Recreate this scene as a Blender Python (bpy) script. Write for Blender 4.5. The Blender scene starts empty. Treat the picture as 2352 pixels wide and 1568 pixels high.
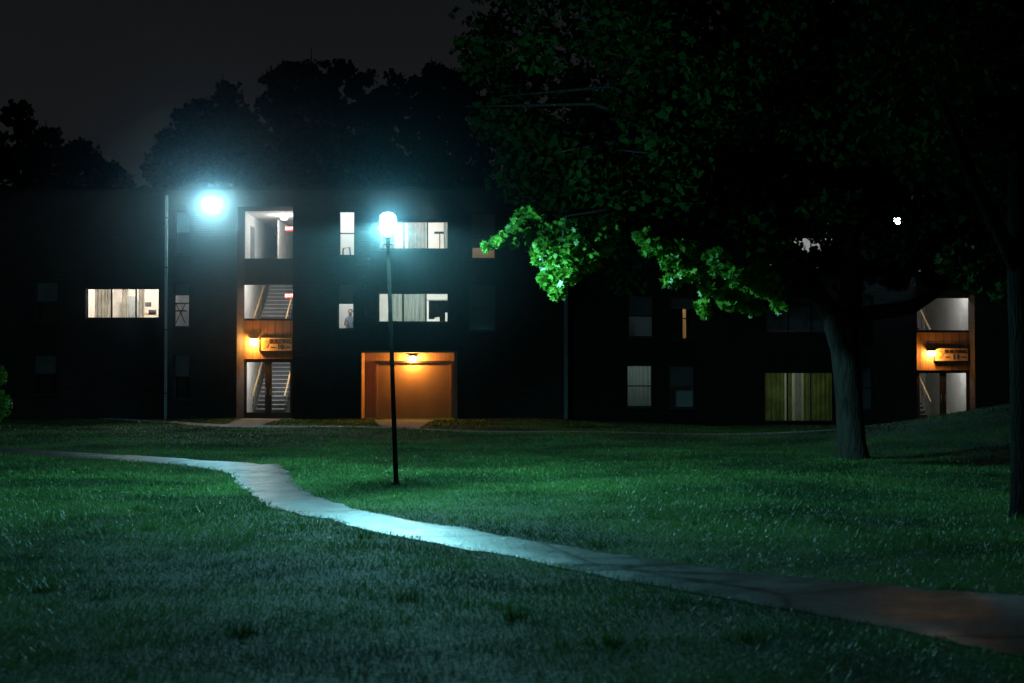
import bpy, math, random
import numpy as np
from mathutils import Vector, Matrix
random.seed(7); rng=np.random.default_rng(7)
W,H=2352.0,1568.0
F=50/36*W; CAMZ=1.7; PITCH=math.atan(79/F)
cp,sp=math.cos(PITCH),math.sin(PITCH)
def ray(u,v):
    a=(u-W/2)/F; b=(H/2-v)/F
    return Vector((a, cp-b*sp, sp+b*cp))
def PY(u,v,Y):
    d=ray(u,v); t=Y/d.y
    return Vector((d.x*t,Y,CAMZ+d.z*t))
def PG(u,v,z=0.0):
    d=ray(u,v); t=(z-CAMZ)/d.z
    return Vector((d.x*t,d.y*t,z))
def sstep(a,b,x):
    t=np.clip((x-a)/(b-a),0,1); return t*t*(3-2*t)
def ground(x,y):
    x=np.asarray(x,float); y=np.asarray(y,float)
    z=-0.29*sstep(0,10,x)*sstep(36,56,y)
    z=z+1.15*np.exp(-((x-16.0)/3.6)**2/2-((y-39)/4.2)**2/2)
    z=z+0.03*np.sin(x*0.55+1.3)*np.sin(y*0.38)+0.02*np.sin(x*1.1+y*0.7)
    return z
# ---------------------------------------------------------------- materials
def new_mat(name):
    m=bpy.data.materials.new(name); m.use_nodes=True
    nt=m.node_tree; nt.nodes.clear()
    return m,nt,nt.nodes.new('ShaderNodeOutputMaterial')
def pmat(name,c1,c2=None,scale=5,rough=.7,bump=0,bscale=None,metal=0,spec=.5,detail=5,stretch=(1,1,1)):
    m,nt,out=new_mat(name); N=nt.nodes; L=nt.links
    b=N.new('ShaderNodeBsdfPrincipled'); L.new(b.outputs[0],out.inputs[0])
    b.inputs['Roughness'].default_value=rough; b.inputs['Metallic'].default_value=metal
    b.inputs['Specular IOR Level'].default_value=spec
    if c2 is None: c2=tuple(x*.8 for x in c1)
    tc=N.new('ShaderNodeTexCoord'); mp=N.new('ShaderNodeMapping'); L.new(tc.outputs['Object'],mp.inputs[0])
    mp.inputs['Scale'].default_value=stretch
    n=N.new('ShaderNodeTexNoise'); n.inputs['Scale'].default_value=scale; n.inputs['Detail'].default_value=detail
    L.new(mp.outputs[0],n.inputs['Vector'])
    r=N.new('ShaderNodeValToRGB'); r.color_ramp.elements[0].position=.35; r.color_ramp.elements[1].position=.65
    r.color_ramp.elements[0].color=(*c1,1); r.color_ramp.elements[1].color=(*c2,1)
    L.new(n.outputs['Fac'],r.inputs[0]); L.new(r.outputs[0],b.inputs['Base Color'])
    if bump:
        n2=N.new('ShaderNodeTexNoise'); n2.inputs['Scale'].default_value=bscale or scale*4; n2.inputs['Detail'].default_value=6
        L.new(mp.outputs[0],n2.inputs['Vector'])
        bp=N.new('ShaderNodeBump'); bp.inputs['Strength'].default_value=bump; bp.inputs['Distance'].default_value=.05
        L.new(n2.outputs['Fac'],bp.inputs['Height']); L.new(bp.outputs[0],b.inputs['Normal'])
    return m
def brickmat(name,c1,c2,mortar):
    m,nt,out=new_mat(name); N=nt.nodes; L=nt.links
    b=N.new('ShaderNodeBsdfPrincipled'); L.new(b.outputs[0],out.inputs[0]); b.inputs['Roughness'].default_value=.85; b.inputs['Specular IOR Level'].default_value=.25
    tc=N.new('ShaderNodeTexCoord'); s=N.new('ShaderNodeSeparateXYZ'); L.new(tc.outputs['Object'],s.inputs[0])
    ad=N.new('ShaderNodeMath'); L.new(s.outputs[0],ad.inputs[0]); L.new(s.outputs[1],ad.inputs[1])
    c=N.new('ShaderNodeCombineXYZ'); L.new(ad.outputs[0],c.inputs[0]); L.new(s.outputs[2],c.inputs[1])
    t=N.new('ShaderNodeTexBrick'); L.new(c.outputs[0],t.inputs['Vector'])
    t.inputs['Scale'].default_value=1; t.inputs['Brick Width'].default_value=.3; t.inputs['Row Height'].default_value=.1
    t.inputs['Mortar Size'].default_value=.012
    t.inputs['Color1'].default_value=(*c1,1); t.inputs['Color2'].default_value=(*c2,1); t.inputs['Mortar'].default_value=(*mortar,1)
    n=N.new('ShaderNodeTexNoise'); n.inputs['Scale'].default_value=.8; n.inputs['Detail'].default_value=6
    L.new(tc.outputs['Object'],n.inputs['Vector'])
    mx=N.new('ShaderNodeMix'); mx.data_type='RGBA'; mx.blend_type='MULTIPLY'; mx.inputs[0].default_value=.6
    L.new(t.outputs['Color'],mx.inputs[6]); L.new(n.outputs['Fac'],mx.inputs[7]); L.new(mx.outputs[2],b.inputs['Base Color'])
    bp=N.new('ShaderNodeBump'); bp.inputs['Strength'].default_value=.6; bp.inputs['Distance'].default_value=.02
    L.new(t.outputs['Fac'],bp.inputs['Height']); bp.invert=True; L.new(bp.outputs[0],b.inputs['Normal'])
    return m
def emat(name,col,strength,through=False):
    m,nt,out=new_mat(name); N=nt.nodes; L=nt.links
    e=N.new('ShaderNodeEmission'); e.inputs[0].default_value=(*col,1); e.inputs[1].default_value=strength
    if through:
        t=N.new('ShaderNodeBsdfTransparent'); a=N.new('ShaderNodeAddShader')
        L.new(e.outputs[0],a.inputs[0]); L.new(t.outputs[0],a.inputs[1]); L.new(a.outputs[0],out.inputs[0])
    else: L.new(e.outputs[0],out.inputs[0])
    m.cycles.emission_sampling='NONE' if through else 'AUTO'
    return m
def leafmat(name,c1,c2,trans=.45,rough=.45,nscale=1.2,spec=.4,detail=4,lo=.35,hi=.65):
    m,nt,out=new_mat(name); N=nt.nodes; L=nt.links
    tc=N.new('ShaderNodeTexCoord'); n=N.new('ShaderNodeTexNoise'); n.inputs['Scale'].default_value=nscale; n.inputs['Detail'].default_value=detail
    L.new(tc.outputs['Object'],n.inputs['Vector'])
    r=N.new('ShaderNodeValToRGB'); r.color_ramp.elements[0].position=lo; r.color_ramp.elements[1].position=hi
    r.color_ramp.elements[0].color=(*c1,1); r.color_ramp.elements[1].color=(*c2,1); L.new(n.outputs['Fac'],r.inputs[0])
    b=N.new('ShaderNodeBsdfPrincipled'); b.inputs['Roughness'].default_value=rough; b.inputs['Specular IOR Level'].default_value=spec
    L.new(r.outputs[0],b.inputs['Base Color'])
    t=N.new('ShaderNodeBsdfTranslucent'); L.new(r.outputs[0],t.inputs[0])
    mx=N.new('ShaderNodeMixShader'); mx.inputs[0].default_value=trans
    L.new(b.outputs[0],mx.inputs[1]); L.new(t.outputs[0],mx.inputs[2]); L.new(mx.outputs[0],out.inputs[0])
    return m
def glassmat():
    m,nt,out=new_mat('window_glass'); N=nt.nodes; L=nt.links
    t=N.new('ShaderNodeBsdfTransparent'); g=N.new('ShaderNodeBsdfGlossy'); g.inputs['Roughness'].default_value=.03
    mx=N.new('ShaderNodeMixShader'); mx.inputs[0].default_value=.05
    L.new(t.outputs[0],mx.inputs[1]); L.new(g.outputs[0],mx.inputs[2]); L.new(mx.outputs[0],out.inputs[0]); return m
M=dict(
 brick=brickmat('brown_brick',(.050,.038,.034),(.032,.025,.023),(.06,.055,.05)),
 siding=pmat('dark_siding',(.03,.028,.026),(.02,.019,.018),2,.8,.3,20,stretch=(6,6,.4),spec=.2),
 wood=pmat('spandrel_wood',(.30,.17,.09),(.22,.12,.055),3,.6,.2,12,stretch=(8,8,.5)),
 frame=pmat('dark_metal',(.02,.02,.022),(.03,.03,.03),8,.45),
 alum=pmat('aluminium',(.26,.28,.29),(.18,.19,.20),6,.5),
 plaster=pmat('room_plaster',(.72,.70,.66),(.62,.60,.56),1.2,.85),
 floor=pmat('vinyl_floor',(.30,.27,.22),(.22,.2,.17),3,.5),
 blind=pmat('roller_blind',(.20,.22,.22),(.15,.17,.17),2,.8),
 blindtan=pmat('tan_blind',(.30,.22,.15),(.24,.18,.12),2,.8),
 cur_w=leafmat('pale_curtain',(.68,.66,.60),(.5,.48,.42),.5,.9,3,.1),
 cur_g=leafmat('olive_curtain',(.34,.40,.13),(.2,.25,.08),.5,.9,2,.1),
 cur_s=leafmat('grey_curtain',(.52,.58,.54),(.46,.52,.48),.5,.9,1,.1),
 roof=pmat('roof_felt',(.022,.022,.022),(.015,.015,.015),2,.95,spec=.1),
 step=pmat('stair_dark',(.06,.065,.07),(.04,.045,.05),4,.6),
 nose=pmat('stair_nosing',(.42,.42,.40),(.33,.33,.31),4,.6),
 rail=pmat('rail_wood',(.52,.33,.14),(.42,.25,.1),6,.4),
 concrete=pmat('concrete',(.20,.195,.18),(.13,.125,.12),3,.85,.2),
 garage=pmat('garage_door_paint',(.22,.135,.08),(.18,.11,.06),1.2,.7),
 sign=pmat('sign_face',(.55,.40,.26),(.5,.36,.22),2,.5),
 text=pmat('sign_lettering',(.02,.015,.01),(.03,.02,.015),5,.5),
 red=emat('exit_red',(1,.05,.02),3.0), redt=emat('exit_letters',(1,.9,.85),3.0),
 warmfix=emat('sodium_fixture',(1,.6,.22),30,True),
 bulb=emat('mercury_bulb',(.62,1,.97),60,True),
 ceil=emat('ceiling_fixture',(1,.97,.9),4,True),
 bark=pmat('bark',(.018,.017,.014),(.042,.038,.03),4,.95,1,9,stretch=(3,3,.6),spec=.15),
 bark2=pmat('shaded_bark',(.005,.005,.0045),(.010,.009,.008),4,.95,1,9,stretch=(3,3,.6),spec=.04),  # near-black bark: the right trunk's shade is put into its colour
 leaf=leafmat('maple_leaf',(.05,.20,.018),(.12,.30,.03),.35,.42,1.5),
 leaf_shaded=leafmat('maple_leaf_shaded',(.005,.020,.004),(.012,.044,.008),.2,.85,.5,.03),  # darker copy of the maple leaf, crown shade put into the colour
 dleaf=leafmat('far_leaf',(.010,.013,.009),(.014,.018,.011),.2,.9,.3,.03),
 grass=leafmat('grass_blade',(.016,.070,.014),(.080,.205,.042),.35,.46,.36,.42,9,.38,.62),  # broad tone patches: blade colour plus the lawn's patchy light, painted in
 cloth=pmat('dark_cloth',(.03,.03,.035),(.06,.05,.05),9,.9),
 shirt=pmat('grey_shirt',(.22,.24,.28),(.16,.18,.22),9,.9),
 skin=pmat('skin',(.45,.28,.2),(.4,.25,.18),5,.6),
 hair=pmat('dark_hair',(.02,.015,.01),(.03,.02,.015),9,.6),
 glass=glassmat())
def groundmat():
    m,nt,out=new_mat('lawn_soil'); N=nt.nodes; L=nt.links
    b=N.new('ShaderNodeBsdfPrincipled'); b.inputs['Roughness'].default_value=.8; b.inputs['Specular IOR Level'].default_value=.15; L.new(b.outputs[0],out.inputs[0])
    tc=N.new('ShaderNodeTexCoord')
    n=N.new('ShaderNodeTexNoise'); n.inputs['Scale'].default_value=.36; n.inputs['Detail'].default_value=9; L.new(tc.outputs['Object'],n.inputs['Vector'])
    r=N.new('ShaderNodeValToRGB'); r.color_ramp.elements[0].position=.38; r.color_ramp.elements[1].position=.62
    r.color_ramp.elements[0].color=(.014,.05,.012,1); r.color_ramp.elements[1].color=(.05,.13,.03,1); L.new(n.outputs['Fac'],r.inputs[0])
    n3=N.new('ShaderNodeTexNoise'); n3.inputs['Scale'].default_value=14; n3.inputs['Detail'].default_value=6; L.new(tc.outputs['Object'],n3.inputs['Vector'])
    mx=N.new('ShaderNodeMix'); mx.data_type='RGBA'; mx.blend_type='MULTIPLY'; mx.inputs[0].default_value=.7
    L.new(r.outputs[0],mx.inputs[6]); L.new(n3.outputs['Fac'],mx.inputs[7]); L.new(mx.outputs[2],b.inputs['Base Color'])
    n2=N.new('ShaderNodeTexNoise'); n2.inputs['Scale'].default_value=22; n2.inputs['Detail'].default_value=6; L.new(tc.outputs['Object'],n2.inputs['Vector'])
    bp=N.new('ShaderNodeBump'); bp.inputs['Strength'].default_value=1; bp.inputs['Distance'].default_value=.06
    L.new(n2.outputs['Fac'],bp.inputs['Height']); L.new(bp.outputs[0],b.inputs['Normal']); return m
M['ground']=groundmat()
def asphaltmat():
    m,nt,out=new_mat('damp_asphalt'); N=nt.nodes; L=nt.links
    b=N.new('ShaderNodeBsdfPrincipled'); L.new(b.outputs[0],out.inputs[0]); b.inputs['Specular IOR Level'].default_value=.5
    tc=N.new('ShaderNodeTexCoord')
    n=N.new('ShaderNodeTexNoise'); n.inputs['Scale'].default_value=1.9; n.inputs['Detail'].default_value=10; n.inputs['Roughness'].default_value=.78; L.new(tc.outputs['Object'],n.inputs['Vector'])
    r=N.new('ShaderNodeValToRGB'); r.color_ramp.elements[0].position=.38; r.color_ramp.elements[1].position=.62
    r.color_ramp.elements[0].color=(.006,.007,.010,1); r.color_ramp.elements[1].color=(.024,.028,.034,1); L.new(n.outputs['Fac'],r.inputs[0])
    v=N.new('ShaderNodeTexVoronoi'); v.feature='DISTANCE_TO_EDGE'; v.inputs['Scale'].default_value=.55
    nd=N.new('ShaderNodeMix'); nd.data_type='RGBA'; nd.inputs[0].default_value=.3
    L.new(tc.outputs['Object'],nd.inputs[6]); L.new(n.outputs['Color'],nd.inputs[7]); L.new(nd.outputs[2],v.inputs['Vector'])
    cr=N.new('ShaderNodeValToRGB'); cr.color_ramp.elements[0].position=.0; cr.color_ramp.elements[1].position=.03
    cr.color_ramp.elements[0].color=(.1,.1,.1,1); cr.color_ramp.elements[1].color=(1,1,1,1); L.new(v.outputs['Distance'],cr.inputs[0])
    mx=N.new('ShaderNodeMix'); mx.data_type='RGBA'; mx.blend_type='MULTIPLY'; mx.inputs[0].default_value=.9
    L.new(r.outputs[0],mx.inputs[6]); L.new(cr.outputs[0],mx.inputs[7]); L.new(mx.outputs[2],b.inputs['Base Color'])
    sm=N.new('ShaderNodeMath'); sm.operation='MULTIPLY'; sm.inputs[1].default_value=.55; L.new(cr.outputs[0],sm.inputs[0]); L.new(sm.outputs[0],b.inputs['Specular IOR Level'])
    rr=N.new('ShaderNodeMapRange'); rr.inputs[1].default_value=.38; rr.inputs[2].default_value=.62; rr.inputs[3].default_value=.32; rr.inputs[4].default_value=.52
    L.new(n.outputs['Fac'],rr.inputs[0]); L.new(rr.outputs[0],b.inputs['Roughness'])
    n2=N.new('ShaderNodeTexNoise'); n2.inputs['Scale'].default_value=34; n2.inputs['Detail'].default_value=7; L.new(tc.outputs['Object'],n2.inputs['Vector'])
    bp=N.new('ShaderNodeBump'); bp.inputs['Strength'].default_value=.85; bp.inputs['Distance'].default_value=.011
    L.new(n2.outputs['Fac'],bp.inputs['Height']); L.new(bp.outputs[0],b.inputs['Normal']); return m
M['asphalt']=asphaltmat()
# ---------------------------------------------------------------- mesh helpers
COL=bpy.context.scene.collection
def empty(name,loc=(0,0,0)):
    e=bpy.data.objects.new(name,None); e.location=loc; COL.objects.link(e); return e
def link(name,me,parent=None):
    o=bpy.data.objects.new(name,me); COL.objects.link(o)
    if parent is not None: o.parent=parent; o.matrix_parent_inverse=Matrix.Translation(parent.location).inverted()
    return o
class MB:
    def __init__(s): s.v=[];s.f=[];s.m=[];s.mats=[]
    def mi(s,k):
        if k not in s.mats: s.mats.append(k)
        return s.mats.index(k)
    def quad(s,a,b,c,d,k):
        i=len(s.v); s.v+= [tuple(a),tuple(b),tuple(c),tuple(d)]; s.f.append((i,i+1,i+2,i+3)); s.m.append(s.mi(k))
    def box(s,x0,x1,y0,y1,z0,z1,k):
        i=len(s.v)
        s.v+=[(x,y,z) for z in (z0,z1) for y in (y0,y1) for x in (x0,x1)]
        for f in ((0,2,3,1),(4,5,7,6),(0,1,5,4),(2,6,7,3),(0,4,6,2),(1,3,7,5)):
            s.f.append(tuple(i+j for j in f)); s.m.append(s.mi(k))
    def tube(s,pts,rad,k,n=8,cap=True,wob=0):
        pts=[Vector(p) for p in pts]; rings=[]
        for j,p in enumerate(pts):
            d=(pts[min(j+1,len(pts)-1)]-pts[max(j-1,0)]).normalized()
            a=d.cross(Vector((0,1,0.01))); 
            if a.length<.1: a=d.cross(Vector((1,0,0)))
            a.normalize(); b=d.cross(a)
            i=len(s.v); r=rad[j] if hasattr(rad,'__len__') else rad
            for q in range(n):
                t=2*math.pi*q/n; rr=r*(1+wob*math.sin(3*t+j)*.5+wob*random.uniform(-.5,.5))
                s.v.append(tuple(p+a*math.cos(t)*rr+b*math.sin(t)*rr))
            rings.append(i)
        for a0,b0 in zip(rings,rings[1:]):
            for q in range(n):
                s.f.append((a0+q,a0+(q+1)%n,b0+(q+1)%n,b0+q)); s.m.append(s.mi(k))
        if cap:
            s.f.append(tuple(rings[0]+q for q in range(n))[::-1]); s.m.append(s.mi(k))
            s.f.append(tuple(rings[-1]+q for q in range(n))); s.m.append(s.mi(k))
    def ball(s,c,r,k,n=10,sc=(1,1,1)):
        i0=len(s.v); m=n//2+1
        for a in range(m+1):
            th=math.pi*a/m
            for q in range(n):
                t=2*math.pi*q/n
                s.v.append((c[0]+r*sc[0]*math.sin(th)*math.cos(t),c[1]+r*sc[1]*math.sin(th)*math.sin(t),c[2]+r*sc[2]*math.cos(th)))
        for a in range(m):
            for q in range(n):
                s.f.append((i0+a*n+q,i0+(a+1)*n+q,i0+(a+1)*n+(q+1)%n,i0+a*n+(q+1)%n)); s.m.append(s.mi(k))
    def obj(s,name,parent=None,smooth=False):
        me=bpy.data.meshes.new(name); me.from_pydata(s.v,[],s.f)
        for k in s.mats: me.materials.append(M[k])
        me.polygons.foreach_set('material_index',s.m)
        if smooth: me.polygons.foreach_set('use_smooth',[True]*len(s.f))
        me.update(); return link(name,me,parent)
def light(kind,name,loc,energy,color,parent=None,radius=.1,target=None,spot=None,blend=1):
    l=bpy.data.lights.new(name,kind); l.energy=energy; l.color=color; l.shadow_soft_size=radius
    o=bpy.data.objects.new(name,l); COL.objects.link(o); o.location=loc
    if kind=='SPOT': l.spot_size=spot; l.spot_blend=blend
    if target is not None: o.rotation_euler=(Vector(target)-Vector(loc)).to_track_quat('-Z','Y').to_euler()
    if parent is not None: o.parent=parent; o.matrix_parent_inverse=Matrix.Translation(parent.location).inverted()
    return o
def text(body,loc,size,mat,parent,name,ext=.004,sx=1):
    c=bpy.data.curves.new(name,'FONT'); c.body=body; c.size=size; c.align_x='CENTER'; c.align_y='CENTER'; c.extrude=ext; c.offset=size*.02
    c.materials.append(M[mat]); o=bpy.data.objects.new(name,c); COL.objects.link(o)
    o.location=loc; o.rotation_euler=(math.pi/2,0,0); o.scale=(sx,1,1); o.parent=parent
    o.matrix_parent_inverse=Matrix.Translation(parent.location).inverted()
    return o
# ---------------------------------------------------------------- building parts
def wall(mb,Y,x0,x1,z0,z1,ops,rev,k,kr=None):
    xs=sorted(set([x0,x1]+[q for o in ops for q in (o[0],o[1]) if x0<q<x1]))
    zs=sorted(set([z0,z1]+[q for o in ops for q in (o[2],o[3]) if z0<q<z1]))
    for a,b in zip(xs,xs[1:]):
        for c,d in zip(zs,zs[1:]):
            mx,mz=(a+b)/2,(c+d)/2
            if any(o[0]<mx<o[1] and o[2]<mz<o[3] for o in ops): continue
            mb.quad((a,Y,c),(b,Y,c),(b,Y,d),(a,Y,d),k)
    for o in ops:
        r=o[4] if len(o)>4 else rev; a,b,c,d=o[:4]; kk=kr or k
        mb.quad((a,Y,c),(a,Y+r,c),(a,Y+r,d),(a,Y,d),kk); mb.quad((b,Y,c),(b,Y,d),(b,Y+r,d),(b,Y+r,c),kk)
        mb.quad((a,Y,d),(a,Y+r,d),(b,Y+r,d),(b,Y,d),kk); mb.quad((a,Y,c),(b,Y,c),(b,Y+r,c),(a,Y+r,c),kk)
def curtain(mb,x0,x1,y,z0,z1,k,amp=.045,wl=.17):
    n=max(6,int((x1-x0)/.03)); ph=random.uniform(0,6)
    X=[x0+(x1-x0)*i/n for i in range(n+1)]
    Yv=[y+amp*math.sin(2*math.pi*x/wl+ph+1.2*math.sin(x*5+ph)) for x in X]
    for i in range(n): mb.quad((X[i],Yv[i],z0),(X[i+1],Yv[i+1],z0),(X[i+1],Yv[i+1],z1),(X[i],Yv[i],z1),k)
def room(mb,x0,x1,y0,y1,z0,z1,k='plaster',kf='floor'):
    mb.quad((x0,y1,z0),(x1,y1,z0),(x1,y1,z1),(x0,y1,z1),k)
    mb.quad((x0,y0,z0),(x0,y1,z0),(x0,y1,z1),(x0,y0,z1),k); mb.quad((x1,y0,z0),(x1,y0,z1),(x1,y1,z1),(x1,y1,z0),k)
    mb.quad((x0,y0,z1),(x1,y0,z1),(x1,y1,z1),(x0,y1,z1),k); mb.quad((x0,y0,z0),(x0,y1,z0),(x1,y1,z0),(x1,y0,z0),kf)
def rect(u0,u1,v0,v1,Y):
    a=PY(u0,v1,Y); b=PY(u1,v0,Y); return (a.x,b.x,a.z,b.z)
LS=1.35
def window(P,name,Y,r,mull=(),trans=(),rev=.22,dark=None,fw=.045,lit=None,depth=3.5,curt=(),blind=None,sill=True,zfloor=None):
    x0,x1,z0,z1=r; mb=MB(); y=Y+rev-.08
    for a,b,c,d in ((x0,x0+fw,z0,z1),(x1-fw,x1,z0,z1),(x0+fw,x1-fw,z0,z0+fw),(x0+fw,x1-fw,z1-fw,z1)):
        mb.box(a,b,y,y+.06,c,d,'frame')
    for q in mull: mb.box(q-.03,q+.03,y+.004,y+.055,z0+fw,z1-fw,'frame')
    for q in trans: mb.box(x0+fw,x1-fw,y-.003,y+.05,q-.025,q+.025,'frame')
    mb.quad((x0+fw,y+.03,z0+fw),(x1-fw,y+.03,z0+fw),(x1-fw,y+.03,z1-fw),(x0+fw,y+.03,z1-fw),'glass')
    if sill: mb.box(x0-.04,x1+.04,Y-.05,Y+rev-.09,z0-.06,z0-.003,'concrete' if sill=='c' else 'frame')
    for (ca,cb,k) in curt: curtain(mb,ca,cb,Y+rev+.10,z0-.1,z1+.05,k)
    if blind:
        k,frac=blind; zb=z1-(z1-z0)*frac
        mb.quad((x0,Y+rev+.05,zb),(x1,Y+rev+.05,zb),(x1,Y+rev+.05,z1),(x0,Y+rev+.05,z1),k)
    fl=zfloor if zfloor is not None else z0-.9
    if lit:
        room(mb,x0-.35,x1+.35,Y+rev+.01,Y+depth,fl,z1+.35)
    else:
        mb.quad((x0-.1,Y+rev+1.0,z0-.1),(x1+.1,Y+rev+1.0,z0-.1),(x1+.1,Y+rev+1.0,z1+.1),(x0-.1,Y+rev+1.0,z1+.1),'frame')  # dark sheet stands in for the shade of an unlit room
    mb.obj(name,P)
    if lit:
        p,c=lit; light('POINT',name+'_ceiling_light',((x0+x1)/2,Y+rev+(depth-rev)*.5,z1+.15),p*LS,c,P,.18)
def stairs(mb,x0,x1,y0,z0,n,rise=.178,run=.27):
    for i in range(n):
        mb.box(x0,x1,y0+i*run,y0+(i+1)*run+.002,z0+i*rise,z0+(i+1)*rise-.02,'step')
        mb.box(x0,x1,y0+i*run-.025,y0+(i+1)*run,z0+(i+1)*rise-.0199,z0+(i+1)*rise+.012,'nose')
    for x in (x0-.05,x1+.05):
        for h,r in ((.9,.035),(.5,.012)):
            mb.tube([(x,y0-.1,z0+h),(x,y0+n*run,z0+n*rise+h)],r,'rail' if h>.6 else 'frame',6)
        for i in range(0,n,4): mb.tube([(x,y0+i*run+.1,z0+i*rise),(x,y0+i*run+.1,z0+i*rise+.9)],.014,'frame',6)
def exit_sign(P,x,y,z,w=.34,h=.19):
    mb=MB(); mb.box(x-w/2,x+w/2,y,y+.05,z-h/2,z+h/2,'red'); mb.box(x-w/2-.02,x+w/2+.02,y+.052,y+.07,z-h/2-.02,z+h/2+.02,'frame'); mb.obj('exit_sign',P)
    text('EXIT',(x,y-.006,z),.17,'redt',P,'exit_lettering',.002)
def wall_lamp(P,x,y,z,power,name='sodium_wall_lamp'):
    mb=MB(); mb.box(x-.13,x+.13,y-.03,y-.002,z-.09,z+.11,'frame'); mb.box(x-.15,x+.15,y-.2,y-.03,z+.085,z+.11,'frame')
    mb.box(x-.13,x+.13,y-.18,y-.035,z-.09,z+.08,'warmfix'); mb.obj(name,P)
    light('POINT',name+'_light',(x,y-.22,z-.04),power,(1,.40,.07),P,.08)
def stair_bay(P,tag,YF,YB,uL,uR,vtop,vbase,wins,sp,sign,door,lamp_uv,num,exits,flip=False):
    mb=MB(); r=rect(uL,uR,vtop,vbase,YB); a=PY(uL,vtop,YF); b=PY(uR,vbase,YF)
    x0=min(r[0],a.x)-.02; x1=max(r[1],b.x)+.02; zb=b.z; zt=a.z
    ops=[rect(w[0],w[1],w[2],w[3],YB) for w in wins]
    dr=rect(door[0],door[1],door[2],door[3],YB); ops.append((dr[0],dr[1],zb,dr[3]))
    wall(mb,YB,x0,x1,zb,zt+.05,ops,.15,'siding')
    sr=rect(sp[0],sp[1],sp[2],sp[3],YB); mb.box(sr[0],sr[1],YB-.05,YB-.003,sr[2],sr[3],'wood')
    n=7
    for i in range(n): 
        xx=sr[0]+(sr[1]-sr[0])*(i+.5)/n; mb.box(xx-.006,xx+.006,YB-.056,YB-.051,sr[2],sr[3],'frame')
    mb.obj('stair_bay_wall',P)
    z1f=zb+3.05; z2f=zb+6.1
    xi0,xi1=ops[0][0]-.15,ops[0][1]+.15
    mb=MB(); yb=YB+.16
    room(mb,xi0,xi1,yb,yb+7,zb,z1f-.05); room(mb,xi0,xi1,yb,yb+7,z1f,z2f-.05)
    room(mb,xi0,xi1,yb,yb+9,z2f,zt+.1)
    w=xi1-xi0
    if not flip:
        stairs(mb,xi0+.42,xi0+.42+1.25,yb+.9,z1f,17); stairs(mb,xi0+.42,xi0+.42+1.25,yb+.9,zb,17)
    else:
        stairs(mb,xi0+.1,xi0+.95,yb+.9,z1f,17); stairs(mb,xi0+.1,xi0+.95,yb+.9,zb,17)
    mb.box(xi0+1.0,xi0+1.06,yb+3.2,yb+9,z2f,zt,'plaster')
    mb.box(xi1-.95,xi1-.1,yb+6.2,yb+6.26,z2f,z2f+2.05,'alum'); mb.box(xi1-.58,xi1-.54,yb+6.18,yb+6.2,z2f,z2f+2.05,'frame')
    mb.box(xi0+.3,xi0+.85,yb+6.6,yb+6.66,z2f,z2f+2.05,'alum')
    mb.box(xi0+.002,xi0+.02,yb+2.2,yb+3.1,z2f,z2f+2.05,'blind')
    mb.obj('stairwell_interior',P)
    mb=MB()
    cx=(xi0+xi1)/2
    for z,yy in ((zt-.02,yb+2.2),(z2f-.12,yb+1.0),(z1f-.12,yb+1.0)):
        mb.tube([(cx+.25,yy,z-.08),(cx+.25,yy,z+.03)],[.13,.16],'ceil',12)
    mb.obj('ceiling_fixture',P)
    k_=.42 if flip else 1
    for z,yy,e in ((zt-.25,yb+2.2,85),(z2f-.35,yb+1.0,85),(z1f-.35,yb+1.0,90)):
        light('POINT','stairwell_light',(cx+.25,yy,z),e*k_,(.95,.98,1),P,.15)
    for (u,v,dy) in exits:
        p=PY(u,v,yb+dy); exit_sign(P,p.x,p.y,p.z)
    mb=MB(); y=YB+.05
    for (a0,b0,c0,d0) in ops[:-1]:
        f=.05
        for q in ((a0,a0+f,c0,d0),(b0-f,b0,c0,d0),(a0+f,b0-f,c0,c0+f),(a0+f,b0-f,d0-f,d0)): mb.box(q[0],q[1],y,y+.06,q[2],q[3],'frame')
        mb.quad((a0,y+.03,c0),(b0,y+.03,c0),(b0,y+.03,d0),(a0,y+.03,d0),'glass')
    mb.obj('bay_window',P)
    mb=MB(); a0,b0,zz,d0=dr[0],dr[1],zb,dr[3]; mid=(a0+b0)/2; g=door[4]
    for (l,rr) in ((a0,mid),(mid,b0)):
        mb.box(l+.002,l+.14,y,y+.06,zz,d0,'frame'); mb.box(rr-.14,rr-.002,y,y+.06,zz,d0,'frame')
        mb.box(l+.14,rr-.14,y,y+.06,zz,zz+.24,'frame'); mb.box(l+.14,rr-.14,y,y+.06,d0-.1,d0,'frame')
        mb.quad((l+.14,y+.03,zz+.24),(rr-.14,y+.03,zz+.24),(rr-.14,y+.03,d0-.1),(l+.14,y+.03,d0-.1),'glass')
    for s_ in (-1,1): mb.tube([(mid+s_*.09,y-.05,zz+.95),(mid+s_*.09,y-.05,zz+1.25)],.014,'alum',6)
    mb.obj('glass_doors',P)
    g=rect(sign[0],sign[1],sign[2],sign[3],YB-.1)
    mb=MB(); mb.box(g[0],g[1],YB-.14,YB-.06,g[2],g[3],'sign'); t=.03
    for q in ((g[0]-t,g[1]+t,g[3],g[3]+t),(g[0]-t,g[1]+t,g[2]-t,g[2]),(g[0]-t,g[0],g[2],g[3]),(g[1],g[1]+t,g[2],g[3])): mb.box(q[0],q[1],YB-.17,YB-.06,q[2],q[3],'frame')
    hh=g[3]-g[2]; ww=g[1]-g[0]
    mb.tube([(g[0]+.2,YB-.15,(g[2]+g[3])/2),(g[0]+.2,YB-.141,(g[2]+g[3])/2)],hh*.3,'rail',18)
    mb.obj('building_sign',P)
    tx=g[0]+ww*.64; text('BUILDING',(tx,YB-.146,g[3]-hh*.28),hh*.42,'text',P,'sign_word',.003,1.0)
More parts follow.
